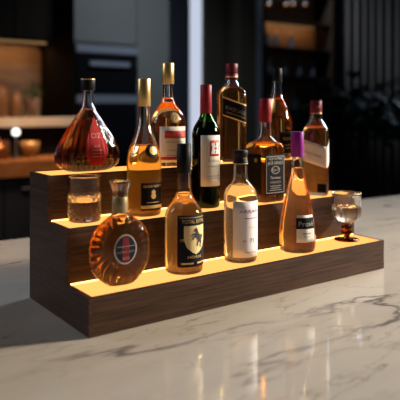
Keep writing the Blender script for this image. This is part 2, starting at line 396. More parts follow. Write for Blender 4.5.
# ================================================================= DISPLAY STAND
SL = 0.85; D = (0.1000, 0.0970, 0.1036); H = (0.0747, 0.1109, 0.0956)
st = empty('display_stand', (0, 0, 0)); setp(st, 'three-tier dark walnut bottle display stand with glowing amber shelves', 'display stand')
ys = (0, D[0], D[0]+D[1], sum(D)); zs = (0, H[0], H[0]+H[1], sum(H))
T = 0.008
for x0, nm in ((0, 'left'), (SL-T, 'right')):
    bm = bmesh.new()
    A = [[bm.verts.new((x0, ys[i], z)) for z in [0.001]+list(zs[1:])] for i in range(4)]
    B = [[bm.verts.new((x0+T, ys[i], z)) for z in [0.001]+list(zs[1:])] for i in range(4)]
    for i in range(3):
        for j in range(i+1):
            bm.faces.new((A[i][j], A[i+1][j], A[i+1][j+1], A[i][j+1])); bm.faces.new((B[i][j+1], B[i+1][j+1], B[i+1][j], B[i][j]))
        bm.faces.new((A[i][i+1], A[i+1][i+1], B[i+1][i+1], B[i][i+1])); bm.faces.new((A[i][i], A[i][i+1], B[i][i+1], B[i][i]))
        bm.faces.new((A[i][0], B[i][0], B[i+1][0], A[i+1][0])); bm.faces.new((A[3][i], B[3][i], B[3][i+1], A[3][i+1]))
    bmesh.ops.delete(bm, geom=[v for v in bm.verts if not v.link_faces], context='VERTS')
    link_mesh('side_panel', bm, 'walnut_y', st, smooth=False)
for k in range(3):
    box('riser_board', T, SL-T, ys[k], ys[k]+0.0035, zs[k]-(0.02 if k else -0.001), zs[k+1], 'walnut_x', st)
    o = box('light_panel', T, SL-T, ys[k]+0.0035, ys[k+1]-(0 if k < 2 else 0.006), zs[k+1]-0.005, zs[k+1]-0.0004, 'lit_panel', st); o['label'] = 'glowing amber shelf panel'
    if k < 2:
        o = box('light_strip', T, SL-T, ys[k+1]-0.004, ys[k+1]-0.0002, zs[k+1]-0.0004, zs[k+1]+0.0014, 'added_riser_glow', st); o['label'] = 'added light strip along the back of the tread, brightening the riser'  # strip added to throw an orange glow up the riser behind
box('back_panel', T, SL-T, ys[3]-0.006, ys[3], 0.001, zs[3], 'walnut_x', st)

# ================================================================= BOTTLES
Z1, Z2, Z3 = zs[1]+0.0002, zs[2]+0.0002, zs[3]+0.0002
def foot(hw, n=2.0, k=1.0, r=1.6): return [(0, hw-r, n, k), (0.25*r, hw-0.45*r, n, k), (r, hw, n, k)]

# --- fluted teardrop decanter with red label
def gad(p, t, z, off):
    zz = z/0.002272; fr = abs(math.atan2(math.sin(t+PI/2), math.cos(t+PI/2)))
    amp = 0.05*min(1, max(0.0, (fr-0.22)/0.25))*min(1, max(0, (66-zz)/14))*min(1, zz/4+0.2)
    k = 1+amp*(abs(math.cos(13*(t+PI/2)))-0.6)
    return Vector((p.x*k, p.y*k, p.z))
K = 0.47
b = Bottle('liquor_bottle', (0.1169, 0.2488, Z3), 0, 0.002272,
    [(0, 22, 2.3, K), (0.6, 24, 2.3, K), (3, 29.5, 2.3, K), (8, 34, 2.2, K), (14, 35.2, 2.2, K), (21, 33.5, 2.1, K), (30, 29, 2.1, K*1.02), (40, 22.5, 2, K*1.08), (50, 15.5, 2, 0.62), (57, 10, 2, 0.85), (61, 7.6, 2, 1), (66, 6.2, 2, 1), (74, 5.4), (81, 5.2)],
    'clear_glass', 60, wall=1.3, liq='cognac_liquid', N=144, mod=gad)
setp(b.root, 'wide fluted teardrop decanter of dark cognac with a pointed red label', 'bottle')
b.cap('stopper', 80, 92, 7.2, 7.2, 'black_cap'); 
c = b.cap('gold_band', 90.3, 91.6, 7.35, 7.35, 'gold_foil', bevel=0.3)
bm = bmesh.new()
def tear(k=1.0):
    pts = []
    for i in range(15):
        f = i/14; hh = 46*f; wv = 9.8*math.sin(PI*min(1, (1-f)**0.72*0.82+0.02))**0.8
        if i == 14: wv = 0.0
        pts.append((wv, hh))
    return pts
tp = [(0, -23), (5, -22.6), (7.6, -18), (9.2, -12), (9.9, -6), (9.3, 0), (7.4, 7), (4.8, 14), (2.2, 20), (0, 24)]
tear_poly = tp+[(-x, y) for x, y in tp[-2:0:-1]]
lab = b.decal('label', poly_bm([(x*1.02, y*1.04) for x, y in tear_poly]), 1.5, 29.5, 'pink_paper', 1.5, b.root); lab['label'] = 'red teardrop label'
b.text('OZ', 1.5, 35, 7, 'print_pink', 2.0, lab); b.text('xo', 1.5, 25.5, 5.5, 'print_pink', 2.0, lab)
b.decal('lettering', poly_bm(rect(11, 0.7, 0, 1.2), rect(9, 0.6, 0, -2), rect(10, 0.6, 0, -5)), 1.5, 20, 'print_pink', 2.0, lab)

# --- tall slim bottle with long gold capsule
u = 0.002245
b = Bottle('liquor_bottle', (0.2084, 0.1545, Z2), 0, u,
    foot(16.8)+[(10, 17.3), (46, 17.3), (58, 16.6), (66, 14.6), (74, 11.6), (82, 8.6), (90, 6.7), (98, 5.9), (110, 5.6), (132, 5.5)],
    'clear_glass', 68, liq='gold_liquid')
setp(b.root, 'tall bottle of golden liquor with a long gold capsule and small black label', 'bottle')
b.cap('capsule', 107.5, 135, 6.7, 6.5, 'gold_foil')
a0 = 12
lab = b.label('label', -12.8+a0-11.4, 13.0, 6.5, 33, 'black_paper', lab='black label with gold print')
b.label('label_band', -12.2, 13.0, 8.2, 11.2, 'gold_print', off=0.5, parent=lab)
b.text('GRAND RESERVE', 0.4, 29.5, 3.4, 'gold_print', 0.5, lab, width=21)
b.decal('emblem', poly_bm([(0, 5), (2.4, 3), (1.6, 0.6), (3, -1), (1.5, -4), (-1.5, -4), (-3, -1), (-1.6, 0.6), (-2.4, 3)]), 0.4, 21.5, 'gold_print', 0.5, lab)
b.decal('lettering', poly_bm(rect(14, 0.6, 0, 0)), 0.4, 14, 'gold_print', 0.5, lab)
md = b.decal('medallion', disc_bm(6.4, 6.8), -0.5, 64, 'black_cap', 0.9, b.root); b.decal('emblem', disc_bm(3.6, 3.9), 0.6, 64.3, 'gold_print', 1.3, md)

# --- rounded bottle with cream label and gold cap
u = 0.002487
b = Bottle('liquor_bottle', (0.3363, 0.2539, Z3), 0, u,
    foot(16.8)+[(8, 17.6), (40, 17.8), (46, 17.2), (52, 14.6), (57, 10.8), (61, 7.6), (66, 5.8), (74, 5.1), (98, 5)],
    'clear_glass', 66, liq='red_amber_liquid')
setp(b.root, 'round-shouldered bottle of reddish brandy with a cream label and gold cap, on the top tier', 'bottle')
b.cap('cap', 81, 102, 6.2, 6.0, 'gold_foil')
lab = b.label('label', -18.5, 12, 4, 39, 'cream_paper', lab='cream label with a red band')
b.label('label_band', -13.5, 11.8, 27.5, 35, 'red_paper', off=0.5, parent=lab)
b.text('BRANDY VSOP', -1, 31.2, 4.6, 'print_pink', 0.75, lab, width=23)
b.label('label_band', -17, 11.8, 6.5, 9.5, 'red_paper', off=0.5, parent=lab)
b.decal('lettering', poly_bm(rect(20, 0.6, 0, 5), rect(17, 0.5, 0, -3), rect(19, 0.5, 0, -8)), -2, 19, 'print_grey', 0.5, lab)
md = b.decal('medallion', disc_bm(5.2, 5.4), -3, 48, 'dull_gold', 0.9, b.root); b.decal('emblem', disc_bm(3.6, 3.8, inner=0.8), -3, 48, 'gold_print', 1.2, md)

# --- green wine bottle
u = 0.002406
b = Bottle('wine_bottle', (0.3831, 0.1582, Z2), 0, u,
    foot(13.4)+[(6, 14), (72, 14), (77, 13.2), (82, 11), (87, 8), (92, 6), (97, 5.4), (119, 5.2)],
    'green_glass', 84, liq='wine_liquid')
setp(b.root, 'dark green wine bottle with a red capsule and a cream label', 'bottle')
b.cap('capsule', 93.5, 122, 5.9, 5.7, 'red_foil')
lab = b.label('label', -14, 9, 22, 72, 'cream_paper', lab='tall cream label with a red square')
sq = b.label('emblem_square', -5.0, 6.6, 51.5, 67, 'red_paper', off=0.5, parent=lab)
fig = lambda x: [(x-2.2, -5.5), (x-0.8, -5.5), (x, -1.8), (x+0.8, -5.5), (x+2.2, -5.5), (x+1.1, 0.6), (x+2.0, 4.4), (x+0.9, 5.4), (x, 2.4), (x-0.9, 5.4), (x-2.0, 4.4), (x-1.1, 0.6)]
b.decal('emblem', poly_bm(fig(-2.5), fig(2.5), rect(2.4, 1.1, 0, 1.6), rect(2.4, 1.0, 0, -2)), 0.8, 59.3, 'white_paper', 0.9, sq)
b.text('Tradición', 0, 47, 3.6, 'print_grey', 0.5, lab); b.text('CRIANZA', 0, 41.5, 3.0, 'print_light_grey', 0.5, lab); b.decal('lettering', poly_bm(rect(13, 0.5, 0, 0), rect(10, 0.5, 0, -2)), 0, 32, 'print_light_grey', 0.5, lab)

# --- black label with rearing horse
u = 0.002142
b = Bottle('liquor_bottle', (0.2487, 0.0550, Z1), 0, u,
    foot(18.6)+[(10, 19.1), (55, 19), (60, 18), (65, 15.4), (70, 11.6), (75, 8.8), (82, 7.2), (92, 6.7), (124, 6.6)],
    'clear_glass', 77, liq='honey_liquid')
setp(b.root, 'amber liquor bottle with a black label showing a rearing horse', 'bottle')
b.cap('cap', 98, 127, 7.3, 6.9, 'black_cap', extra=[(7.3, 119), (7.0, 119.6)])
b.decal('emblem', poly_bm(rect(1, 2.5, 0, 0), rect(3, 1, 1, -1)), 3, 103, 'gold_print', 1.5, b.root)
lab = b.label('label', -18, 16.5, 8, 58, 'navy_paper', lab='black label with a yellow shield and rearing horse', f1=lambda a: 0.0)
b.text('TOTAL EXTRA', 0, 52, 5.2, 'gold_print', 0.5, lab, width=27)
b.decal('label_line', poly_bm(rect(30, 0.5, 0, 0)), -0.5, 56, 'gold_print', 0.5, lab)
sh = b.decal('shield', poly_bm([(-12.5, 14), (12.5, 14), (12.5, 0), (9.5, -7), (4, -12), (0, -14), (-4, -12), (-9.5, -7), (-12.5, 0)]), 1, 34, 'yellow_paper', 0.55, lab)
horse = [(-5.6, 7.6), (-4.6, 9.4), (-2.8, 10.6), (-2.2, 11.8), (-1.2, 10.6), (0.4, 8.6), (1.2, 6.0), (3.2, 3.6), (5.4, 2.4), (6.4, 3.6), (8.2, 2.8), (8.6, -0.6), (7.6, -3.6), (7.2, -0.4), (6.2, 0.6), (6.0, -2.6), (6.6, -5.4), (5.2, -8.0), (5.8, -10.4), (3.6, -10.6), (3.6, -7.8), (4.2, -5.6), (2.2, -4.2), (0.6, -6.2), (1.0, -8.6), (-1.0, -9.0), (-0.6, -5.6), (0.4, -2.8), (-1.6, -0.6), (-2.6, 1.0), (-5.0, 0.2), (-5.8, -2.4), (-7.2, -1.6), (-6.2, 1.6), (-3.4, 2.8), (-6.2, 3.6), (-7.6, 2.0), (-8.6, 3.2), (-6.6, 5.2), (-3.0, 4.8), (-2.6, 6.8), (-3.8, 7.0)]
b.decal('horse_emblem', poly_bm([(x*0.82+1, y*0.9) for x, y in horse]), 1.5, 36, 'print_black', 0.9, sh)
b.text('19', -13.5, 34, 4, 'gold_print', 0.5, lab); 
b.decal('label_line', poly_bm(rect(12, 1.6, -8, 0), rect(10, 1.6, 7.5, 0)), 0, 11.5, 'gold_print', 0.5, lab)
b.text('HORSE', 0, 17.5, 3.6, 'gold_print', 0.5, lab, width=16)

# --- square bottle with slanted black label
u = 0.002673
b = Bottle('whisky_bottle', (0.5360, 0.2508, Z3), math.radians(-27), u,
    foot(14.2, 5)+[(4, 14.7, 5), (64, 14.7, 5), (68, 14.2, 4.5), (71, 12.4, 3.6), (73.5, 9.6, 2.8), (76, 7.6, 2.2), (80, 6.2, 2), (94, 5.8, 2)],
    'clear_glass', 73, liq='amber_liquid', phi=0.21, N=72)
setp(b.root, 'square whisky bottle with a slanted black label, dark red cap, on the top tier', 'bottle')
b.cap('cap', 81.5, 97.5, 6.2, 6.1, 'dark_red_foil', extra=[(6.2, 87), (5.9, 87.4), (5.9, 88.4), (6.15, 88.8)])
b.cap('gold_band', 83.4, 84.8, 6.35, 6.35, 'gold_print', bevel=0.3)
sl = lambda a: -0.36*a
lab = b.label('label', -11, 12.4, 41.5, 60.5, 'black_paper', f0=sl, f1=sl, M=40, lab='black label set at a slant with gold edges')
for zz in (41.9, 59.3): b.label('label_line', -11, 12.4, zz, zz+1, 'gold_print', off=0.5, parent=lab, f0=sl, f1=sl, M=40, K=1)
b.text('BLACK LABEL', 1.5, 50.5, 5.0, 'print_light_grey', 0.6, lab, width=21, rot=-0.345)
b.text('BLENDED SCOTCH WHISKY', 1.5, 46, 2.2, 'gold_print', 0.6, lab, width=19, rot=-0.345)

# --- clear bottle with white label
u = 0.002301
b = Bottle('liquor_bottle', (0.4062, 0.0560, Z1), 0, u,
    foot(16.2)+[(8, 16.6), (64, 16.6), (69, 15.6), (73.5, 12.8), (77, 9.6), (81, 7.6), (87, 6.9), (106, 6.6)],
    'clear_glass', 74.5, liq='pale_liquid', wall=1.7)
setp(b.root, 'clear bottle of pale spirit with a white label printed in purple', 'bottle')
b.cap('cap', 95.5, 109.5, 7.5, 7.0, 'navy_cap', extra=[(7.4, 98.5), (7.0, 99), (7.0, 104), (7.5, 104.4), (7.4, 108)])
b.cap('cap_ring', 95.8, 96.6, 7.65, 7.65, 'gold_print', bevel=0.2)
b.text('VOL', 0, 101.5, 2.6, 'gold_print', 1.0, b.root)
lab = b.label('label', -19, 13.5, 6, 60.5, 'white_paper', lab='tall white label with purple print')
b.text('ARRAN', -1.5, 50.5, 4.8, 'print_purple', 0.5, lab, width=22)
b.decal('lettering', poly_bm(rect(18, 0.7, 0, 0)), 1, 44, 'print_purple', 0.5, lab)
b.text('10 yrs', 1, 35, 3.4, 'gold_print', 0.5, lab); b.text('71', 1, 22, 6.5, 'print_purple', 0.5, lab); b.text('No', -7, 22, 3.0, 'print_purple', 0.5, lab)
b.decal('lettering', poly_bm(rect(14, 0.5, 0, 0)), 0, 11, 'print_light_grey', 0.5, lab)

# --- square whiskey bottle with black label
u = 0.002575
b = Bottle('whiskey_bottle', (0.5682, 0.1533, Z2), 0, u,
    foot(18.6, 6)+[(4, 19.1, 6.5), (51, 19.1, 6.5), (54, 18.6, 6), (56.5, 16.8, 4.5), (59, 12, 3), (61.5, 8.6, 2.2), (65, 7.2, 2), (72, 6.4, 2), (98, 5.8, 2)],
    'clear_glass', 56.5, liq='amber_liquid', phi=0.73, N=80)
setp(b.root, 'square-shouldered whiskey bottle with a red capsule and ornate black label', 'bottle')
b.cap('capsule', 78, 101.5, 6.5, 6.2, 'red_foil')
lab = b.label('label', -12.6, 12.6, 7.5, 47, 'black_paper', M=30, lab='black label with white ornate lettering')
def rr(w, h, t):
    out = []
    for s_ in (w, w-t): pass
    return [rect(w, t, 0, h/2), rect(w, t, 0, -h/2), rect(t, h, w/2, 0), rect(t, h, -w/2, 0)]
b.decal('label_line', poly_bm(*rr(22.5, 35.5, 0.8)), 0, 27.2, 'print_light_grey', 0.5, lab)
b.text('OLD NUMBER', 0, 42.6, 3.8, 'print_white', 0.55, lab, width=18)
b.text("JACK DANIEL'S", 0, 38.4, 4.4, 'print_white', 0.55, lab, width=20)
b.decal('emblem', disc_bm(5.4, 3.9, inner=0.82), 0, 31.6, 'print_light_grey', 0.55, lab); b.text('No.7', 0, 31.6, 3.8, 'print_white', 0.55, lab)
b.text('Tennessee', 0, 24, 3.8, 'print_white', 0.55, lab, width=13); b.text('WHISKEY', 0, 19.5, 3.4, 'print_light_grey', 0.55, lab, width=14)
b.decal('label_line', poly_bm(rect(14, 0.5, 0, 0), rect(12, 0.5, 0, -2), rect(16, 0.5, 0, -4)), 0, 16, 'print_grey', 0.55, lab)
sl_ = b.label('side_label', -37, -16.5, 9, 47, 'black_paper', M=30, lab='plain black side label')
b.decal('emblem', disc_bm(2.0, 2.0), -24, 41, 'dull_gold', 0.55, sl_)

# --- slim bottle with black cap
u = 0.002825
b = Bottle('liquor_bottle', (0.6989, 0.2488, Z3), 0, u,
    foot(14.2)+[(8, 15.2), (28, 15.4), (38, 14.2), (46, 11.8), (54, 8.6), (60, 6.2), (66, 4.9), (86, 4.5)],
    'clear_glass', 59, liq='amber_liquid')
setp(b.root, 'sloping-shouldered whisky bottle with a plain black cap, on the top tier', 'bottle')
b.cap('cap', 77, 90, 5.2, 5.0, 'black_cap')
lab = b.label('label', -9, 14, 6, 27, 'black_paper', lab='dark label'); b.text('RESERVE', 2.5, 20, 4, 'dull_gold', 0.5, lab, width=16); b.decal('lettering', poly_bm(rect(14, 0.6, 0, 0), rect(11, 0.6, 0, -3)), 2.5, 14, 'dull_gold', 0.5, lab)

# --- round flat decanter with glass stopper
u = 0.001990; ZC = 36.5*u
def fan(p, t, z, off):
    dx = p.x; dz = z-ZC; rho = math.hypot(dx, dz*0.95)/u
    if z > 68*u: return p
    a = math.atan2(dz, dx); w_ = min(1, max(0, (rho-13)/8))*min(1, max(0, (68*u-z)/(6*u)))*min(1, z/(3*u))
    rib = (abs(math.cos(11*a))-0.55)*w_
    return Vector((p.x*(1+0.016*rib), p.y*(1+0.14*rib), z))
K = 0.33
b = Bottle('liquor_bottle', (0.0925, 0.0520, Z1), 0, u,
    [(0, 15, 2.4, 0.6), (0.5, 16, 2.4, 0.6), (2.5, 18.5, 2.3, 0.56), (6, 23, 2.2, 0.46), (11, 27.8, 2.1, K+.06), (18, 31.8, 2.1, K+.01), (26, 33.6, 2.1, K), (36, 34, 2.1, K), (45, 32.6, 2.1, K), (53, 29, 2.1, K+.01), (60, 22.6, 2.1, K+.07), (65, 15.5, 2, 0.58), (68, 10, 2, 0.85), (70, 8.2, 2, 1), (73, 7.6), (85, 7.4)],
    'clear_glass', 66, liq='amber_liquid', N=176, mod=fan)
setp(b.root, 'round flat fan-ribbed cognac decanter with a glass stopper and oval medallion', 'bottle')
b.cap('neck_sleeve', 70.5, 86.5, 8.0, 7.8, 'dull_gold')
bm = bmesh.new(); rings = []
for r, z in ((6.5, 86.6), (7.2, 87), (7.4, 89), (7.0, 90), (8.2, 94), (10.3, 100), (10.5, 101.8), (9.0, 102.8)):
    rings.append([Vector(((r*u*(1+0.05*math.cos(8*2*PI*i/48)))*math.cos(2*PI*i/48), (r*u*(1+0.05*math.cos(8*2*PI*i/48)))*math.sin(2*PI*i/48), z*u)) for i in range(48)])
o = link_mesh('stopper', chain(bm, rings), 'crystal', b.root); o['label'] = 'faceted clear glass stopper'
md = b.decal('medallion', disc_bm(9.9, 14.6), -1, 36.5, 'silver', 3.3, b.root); md['label'] = 'oval silver-rimmed medallion, dark with a red stripe'
fc = b.decal('medallion_face', disc_bm(8.6, 13.1), -1, 36.5, 'navy_paper', 3.6, md)
b.decal('medallion_stripe', poly_bm([(-2.6, -12), (2.6, -12), (3.2, 0), (2.6, 12), (-2.6, 12), (-3.2, 0)]), -1, 36.5, 'dark_red_foil', 3.8, md)
b.text('XO', -1, 27.5, 4, 'print_pink', 4.0, md); b.text('EXTRA OLD', -1, 34, 2.6, 'print_light_grey', 4.0, md, width=14)
b.decal('lettering', poly_bm(rect(14, 0.6, 0, 0)), -1, 39.5, 'print_light_grey', 4.0, md)

# --- rose bottle with purple capsule
u = 0.002475
def flute(p, t, z, off):
    k = 1+0.012*math.cos(10*t)*min(1, max(0, (70*0.002475-z)/0.06)); return Vector((p.x*k, p.y*k, p.z))
b = Bottle('liquor_bottle', (0.5837, 0.0515, Z1), 0, u,
    foot(17.2)+[(6, 17.8), (14, 17.9), (26, 17.2), (38, 15.4), (50, 12.9), (62, 9.8), (72, 7.3), (80, 5.9), (88, 5.4), (113, 5.2)],
    'clear_glass', 81, liq='rose_liquid', N=80, mod=flute)
setp(b.root, 'tapering bottle of pink-amber liqueur with a bright purple capsule', 'bottle')
b.cap('capsule', 92.5, 117.3, 6.5, 6.1, 'purple_foil')
lab = b.label('label', -14.5, 5, 11, 37, 'cream_paper', lab='cream label with a black band', f1=lambda a: 0)
bd = b.label('label_band', -14.5, 5, 24, 34.5, 'black_paper', off=0.5, parent=lab); b.text('Prosé', -4.5, 28.6, 7.0, 'print_white', 0.8, bd, width=15.5)
b.decal('lettering', poly_bm(rect(9, 1.2, 0, 0), rect(6, 0.6, 0, -3)), -4.5, 19.5, 'print_grey', 0.5, lab)

# --- square bottle with slanted white label
u = 0.002768
b = Bottle('whisky_bottle', (0.7553, 0.1530, Z2), math.radians(-50), u,
    foot(13.2, 5)+[(4, 13.6, 5), (61, 13.6, 5), (65, 12.9, 4), (68, 10.8, 3), (71.5, 8, 2.4), (75, 6.2, 2), (91, 5.5, 2)],
    'clear_glass', 66, liq='amber_liquid', phi=0.21, N=72)
setp(b.root, 'square whisky bottle with slanted cream label, dark red cap, on the middle tier', 'bottle')
b.cap('cap', 79, 93, 6.0, 5.8, 'dark_red_foil'); b.cap('cap_ring', 80.2, 81, 6.1, 6.1, 'gold_print', bevel=0.2); b.text('VII', 2, 87, 4, 'gold_print', 0.5, b.root)
cc = 10.6
ch = lambda a: -0.33*(a+cc) if a < cc else -0.33*2*cc+0.75*(a-cc)
lab = b.label('label', -13, 19.5, 34, 55, 'cream_paper', f0=ch, f1=ch, M=60, lab='cream label slanting round the corner')
b.text('RED LABEL', -1.5, 40.5, 3.2, 'print_light_grey', 0.55, lab, width=17, rot=-0.32)
b.label('small_label', 2, 11, 3.5, 12, 'black_paper', M=12)

# --- tumbler
u = 0.002104
def cut(t, z):
    zz = z/u
    if zz < 2 or zz > 38: return 0
    f = min(1, (38-zz)/28)*min(1, (zz-2)/2)
    return 0.7*u*f*(abs(math.sin(7*t+zz*0.20))+abs(math.sin(7*t-zz*0.20))-1.1)
rt = empty('tumbler', (0.0657, 0.1582, Z2)); setp(rt, 'cut-glass whisky tumbler half full, on the middle tier at left', 'glass')
def cr(r, z, c=True, N=112): 
    return [Vector(((r*u+(cut(2*PI*i/N, z*u) if c else 0))*math.cos(2*PI*i/N), (r*u+(cut(2*PI*i/N, z*u) if c else 0))*math.sin(2*PI*i/N), z*u)) for i in range(N)]
rings = [cr(13.5, 0), cr(15, 0.4), cr(16, 1.5)]+[cr(16+0.6*z/45, z) for z in np.arange(2.5, 43.5, 1.2)]+[cr(16.5, 44.4, False), cr(16.1, 45, False), cr(15.6, 44.6, False), cr(15.3, 43, False), cr(15.0, 30, False), cr(14.8, 20.6, False), cr(14.0, 20.2, False)]
link_mesh('glass_body', chain(bmesh.new(), rings, start_dz=1*u), 'crystal', rt)
lathe('liquid', [(13.0*u, 5*u), (14.0*u, 6*u), (14.7*u, 19.9*u)], 'water_gold', rt)

# --- goblet
u = 0.002646
rt = empty('goblet', (0.7725, 0.0600, Z1)); setp(rt, 'small fluted goblet with an amber glass stem, at the right end of the stand', 'glass')
def gr(r, z, N=96):
    zz = z; f = min(1, max(0, (46-zz)/4))*min(1, max(0, (zz-17)/3))
    out = []
    for i in range(N):
        t = 2*PI*i/N; k = r*u*(1+0.045*f*(abs(math.cos(6*t))-0.6)); out.append(Vector((k*math.cos(t), k*math.sin(t), z*u)))
    return out
outer = [(4, 16), (5.5, 17.2), (9, 19), (12, 21.5), (13.7, 25), (14.4, 28), (14.1, 33), (14, 40), (14.3, 45), (14.4, 46.6)]
inn = [(13.9, 46.6), (13.3, 45), (13.0, 40), (13.1, 34), (13.0, 33.2), (12.2, 33.0)]
zs_ = np.concatenate([np.arange(a[1], b_[1], 1.0) for a, b_ in zip(outer[:-1], outer[1:])]+[[46.6]])
rs_ = pchip([q[1] for q in outer], [q[0] for q in outer], zs_)
bowl = link_mesh('bowl', chain(bmesh.new(), [gr(float(r), float(z)) for r, z in zip(rs_, zs_)]+[gr(r, z) for r, z in inn]), 'crystal', rt)
lathe('liquid', [(5*u, 19.5*u), (10*u, 21.6*u), (12.6*u, 25*u), (13.3*u, 28*u), (12.9*u, 32.8*u)], 'water_gold', rt)
tube('rim_line', [(14.25*u*math.cos(2*PI*i/48), 14.25*u*math.sin(2*PI*i/48), 46.9*u) for i in range(48)], 0.28*u, 'gold_print', rt, N=6, closed=True)
o = lathe('stem', [(3.4*u, 2.4*u), (2.7*u, 4*u), (4.6*u, 6*u), (5.3*u, 7.8*u), (4.2*u, 9.4*u), (3.4*u, 10.3*u), (4.6*u, 11.6*u), (5.2*u, 13*u), (4.6*u, 14.6*u), (4.2*u, 15.9*u)], 'amber_glass', rt); o['label'] = 'knobbed amber glass stem'
o = lathe('foot', [(12.2*u, 0), (12.6*u, 0.5*u), (12.0*u, 1.1*u), (6*u, 1.8*u), (3.4*u, 2.35*u)], 'amber_glass', rt); o['label'] = 'dark amber glass foot'

# ================================================================= BACKGROUND KITCHEN
xl = P(-60, 100, 3.6)[0]; xo0 = P(76, 100, 3.6)[0]; xo1 = P(137.5, 100, 3.6)[0]
# breakfast bar with oak worktop and pale raised ledge, in front of the oven wall
xb0 = P(-60, 100, 3.1)[0]; xb1 = P(95, 100, 3.4)[0]; ZW = P(30, 160, 3.08)[1]; ZWB = P(30, 177, 3.08)[1]; ZL = P(30, 127, 3.36)[1]; ZS = P(30, 117.5, 3.36)[1]
r = empty('base_cabinet_run', ((xb0+xb1)/2, 3.3, FLOOR)); setp(r, 'dark blue base cabinets under the oak worktop at far left', 'cabinet')
childbox('carcass', r, xb0, xb1, 3.13, 3.52, FLOOR+0.08, ZWB-0.003, 'cabinet_blue'); childbox('plinth', r, xb0, xb1, 3.17, 3.5, FLOOR, FLOOR+0.08, 'cabinet_dark')
nd = 3; wd = (xb1-xb0)/nd
for i in range(nd):
    dr = childbox('door', r, xb0+i*wd+0.004, xb0+(i+1)*wd-0.004, 3.11, 3.13, FLOOR+0.1, ZWB-0.02, 'cabinet_blue', 0.003)
    L = r.location; box('handle', xb0+i*wd+wd*0.3-L.x, xb0+(i+1)*wd-wd*0.3-L.x, 3.095-L.y, 3.11-L.y, ZWB-0.085-L.z, ZWB-0.072-L.z, 'steel', dr)
ot = box('worktop', xb0, xb1, 3.08, 3.525, ZWB, ZW, 'worktop_oak', bevel=0.006); setp(ot, 'thick oak worktop on the dark blue cabinets at far left', 'worktop')
bs = box('upstand_panel', xb0, xb1, 3.46, 3.50, ZW+0.001, ZL-0.001, 'cabinet_dark'); setp(bs, 'dark upstand panel between the oak worktop and the pale ledge', 'panel')
sh = box('ledge', xb0, xb1, 3.36, 3.53, ZL, ZS, 'cream_stone', bevel=0.004); setp(sh, 'long pale stone ledge raised above the oak worktop', 'ledge')
wd = (xo0-0.028-xl)/nd
# niche with rounded corner, lit from above
nx1 = xo0-0.022; nz1 = P(20, 45.5, 4.3)[1]
bm = bmesh.new(); rad = 0.06; pts = [(xl, 0.1), (nx1, 0.1)]+[(nx1-rad+rad*math.cos(a), nz1-rad+rad*math.sin(a)) for a in np.linspace(0, PI/2, 8)]+[(xl, nz1)]
A = [bm.verts.new((x, 4.30, z)) for x, z in pts]; B = [bm.verts.new((x, 4.398, z)) for x, z in pts]
bm.faces.new(A); bm.faces.new(B[::-1])
for i in range(len(A)): bm.faces.new((A[i], B[i], B[(i+1) % len(A)], A[(i+1) % len(A)]))
o = link_mesh('niche_panel', bm, 'backsplash_wood', smooth=False); setp(o, 'warm wooden wall panel with a rounded corner behind the pale ledge', 'panel')
uc = empty('wall_cabinet', ((xl+xo0)/2, 4.2, nz1+0.02)); setp(uc, 'dark wooden wall cabinets over the lit niche', 'cabinet')
childbox('carcass', uc, xl, xo0-0.02, 4.02, 4.398, nz1+0.02, 2.3, 'cabinet_dark')
for i in range(3): childbox('door', uc, xl+i*wd+0.006, xl+(i+1)*wd-0.008, 4.0, 4.02, nz1+0.025, 2.29, 'cabinet_dark', 0.003)
childbox('light_strip', uc, xl+0.05, nx1-0.03, 4.10, 4.13, nz1+0.008, nz1+0.0195, 'shelf_glow')
area_light('niche_light', ((xl+nx1)/2, 4.12, nz1), ((xl+nx1)/2, 4.3, 0.4), nx1-xl-0.1, 0.05, 1.4, (1.0, 0.60, 0.30))
area_light('worktop_light', ((xb0+xb1)/2, 2.6, 1.7), ((xb0+xb1)/2, 3.25, 0.1), 0.7, 0.2, 3.6, (1.0, 0.58, 0.30), 45)
# things on the shelf and worktop
def at(px, Y): return P(px, 100, Y)[0]
def foliage(name, root, n, rad, zc, hz, size, mat, seed, zoff=0):
    rnd = random.Random(seed); bm = bmesh.new()
    for i in range(n):
        a = rnd.random()*2*PI; e = rnd.uniform(-0.5, 1.2); q = rnd.random()**0.5
        base = Vector((rad*q*math.cos(a)*math.cos(e), rad*q*math.sin(a)*math.cos(e), zc+hz*q*math.sin(e)))
        d = Vector((math.cos(a), math.sin(a), rnd.uniform(-0.5, 0.6))).normalized(); s_ = d.cross(Vector((0, 0, 1))).normalized(); ln = size*rnd.uniform(0.6, 1.2); up = Vector((0, 0, 1))
        pts = [base, base+d*ln*0.35+s_*ln*0.17+up*ln*.05, base+d*ln*0.7+s_*ln*0.13+up*ln*.03, base+d*ln-up*ln*.12, base+d*ln*0.7-s_*ln*0.13+up*ln*.03, base+d*ln*0.35-s_*ln*0.17+up*ln*.05]
        c1 = base+d*ln*0.35+up*ln*0.01; c2 = base+d*ln*0.7-up*ln*.01
        V = [bm.verts.new(p) for p in pts]; m1 = bm.verts.new(c1); m2 = bm.verts.new(c2)
        for f in ((V[0], V[1], m1), (V[0], m1, V[5]), (V[1], V[2], m2, m1), (m1, m2, V[4], V[5]), (V[2], V[3], m2), (m2, V[3], V[4])): bm.faces.new(f)
    return link_mesh(name, bm, mat, root, smooth=True, normals=False)
t = empty('potted_plant', (at(33, 3.44), 3.44, ZS+0.001)); setp(t, 'small green plant in a clay pot on the pale ledge', 'plant')
lathe('pot', [(0.04, 0), (0.045, 0.002), (0.058, 0.12), (0.062, 0.135), (0.055, 0.136), (0.05, 0.125)], 'clay', t, end_dz=0)
foliage('foliage', t, 70, 0.055, 0.18, 0.07, 0.06, 'leaf_small', 3)
lathe('stem', [(0.006, 0.12), (0.005, 0.2)], 'leaf_small', t, N=8)
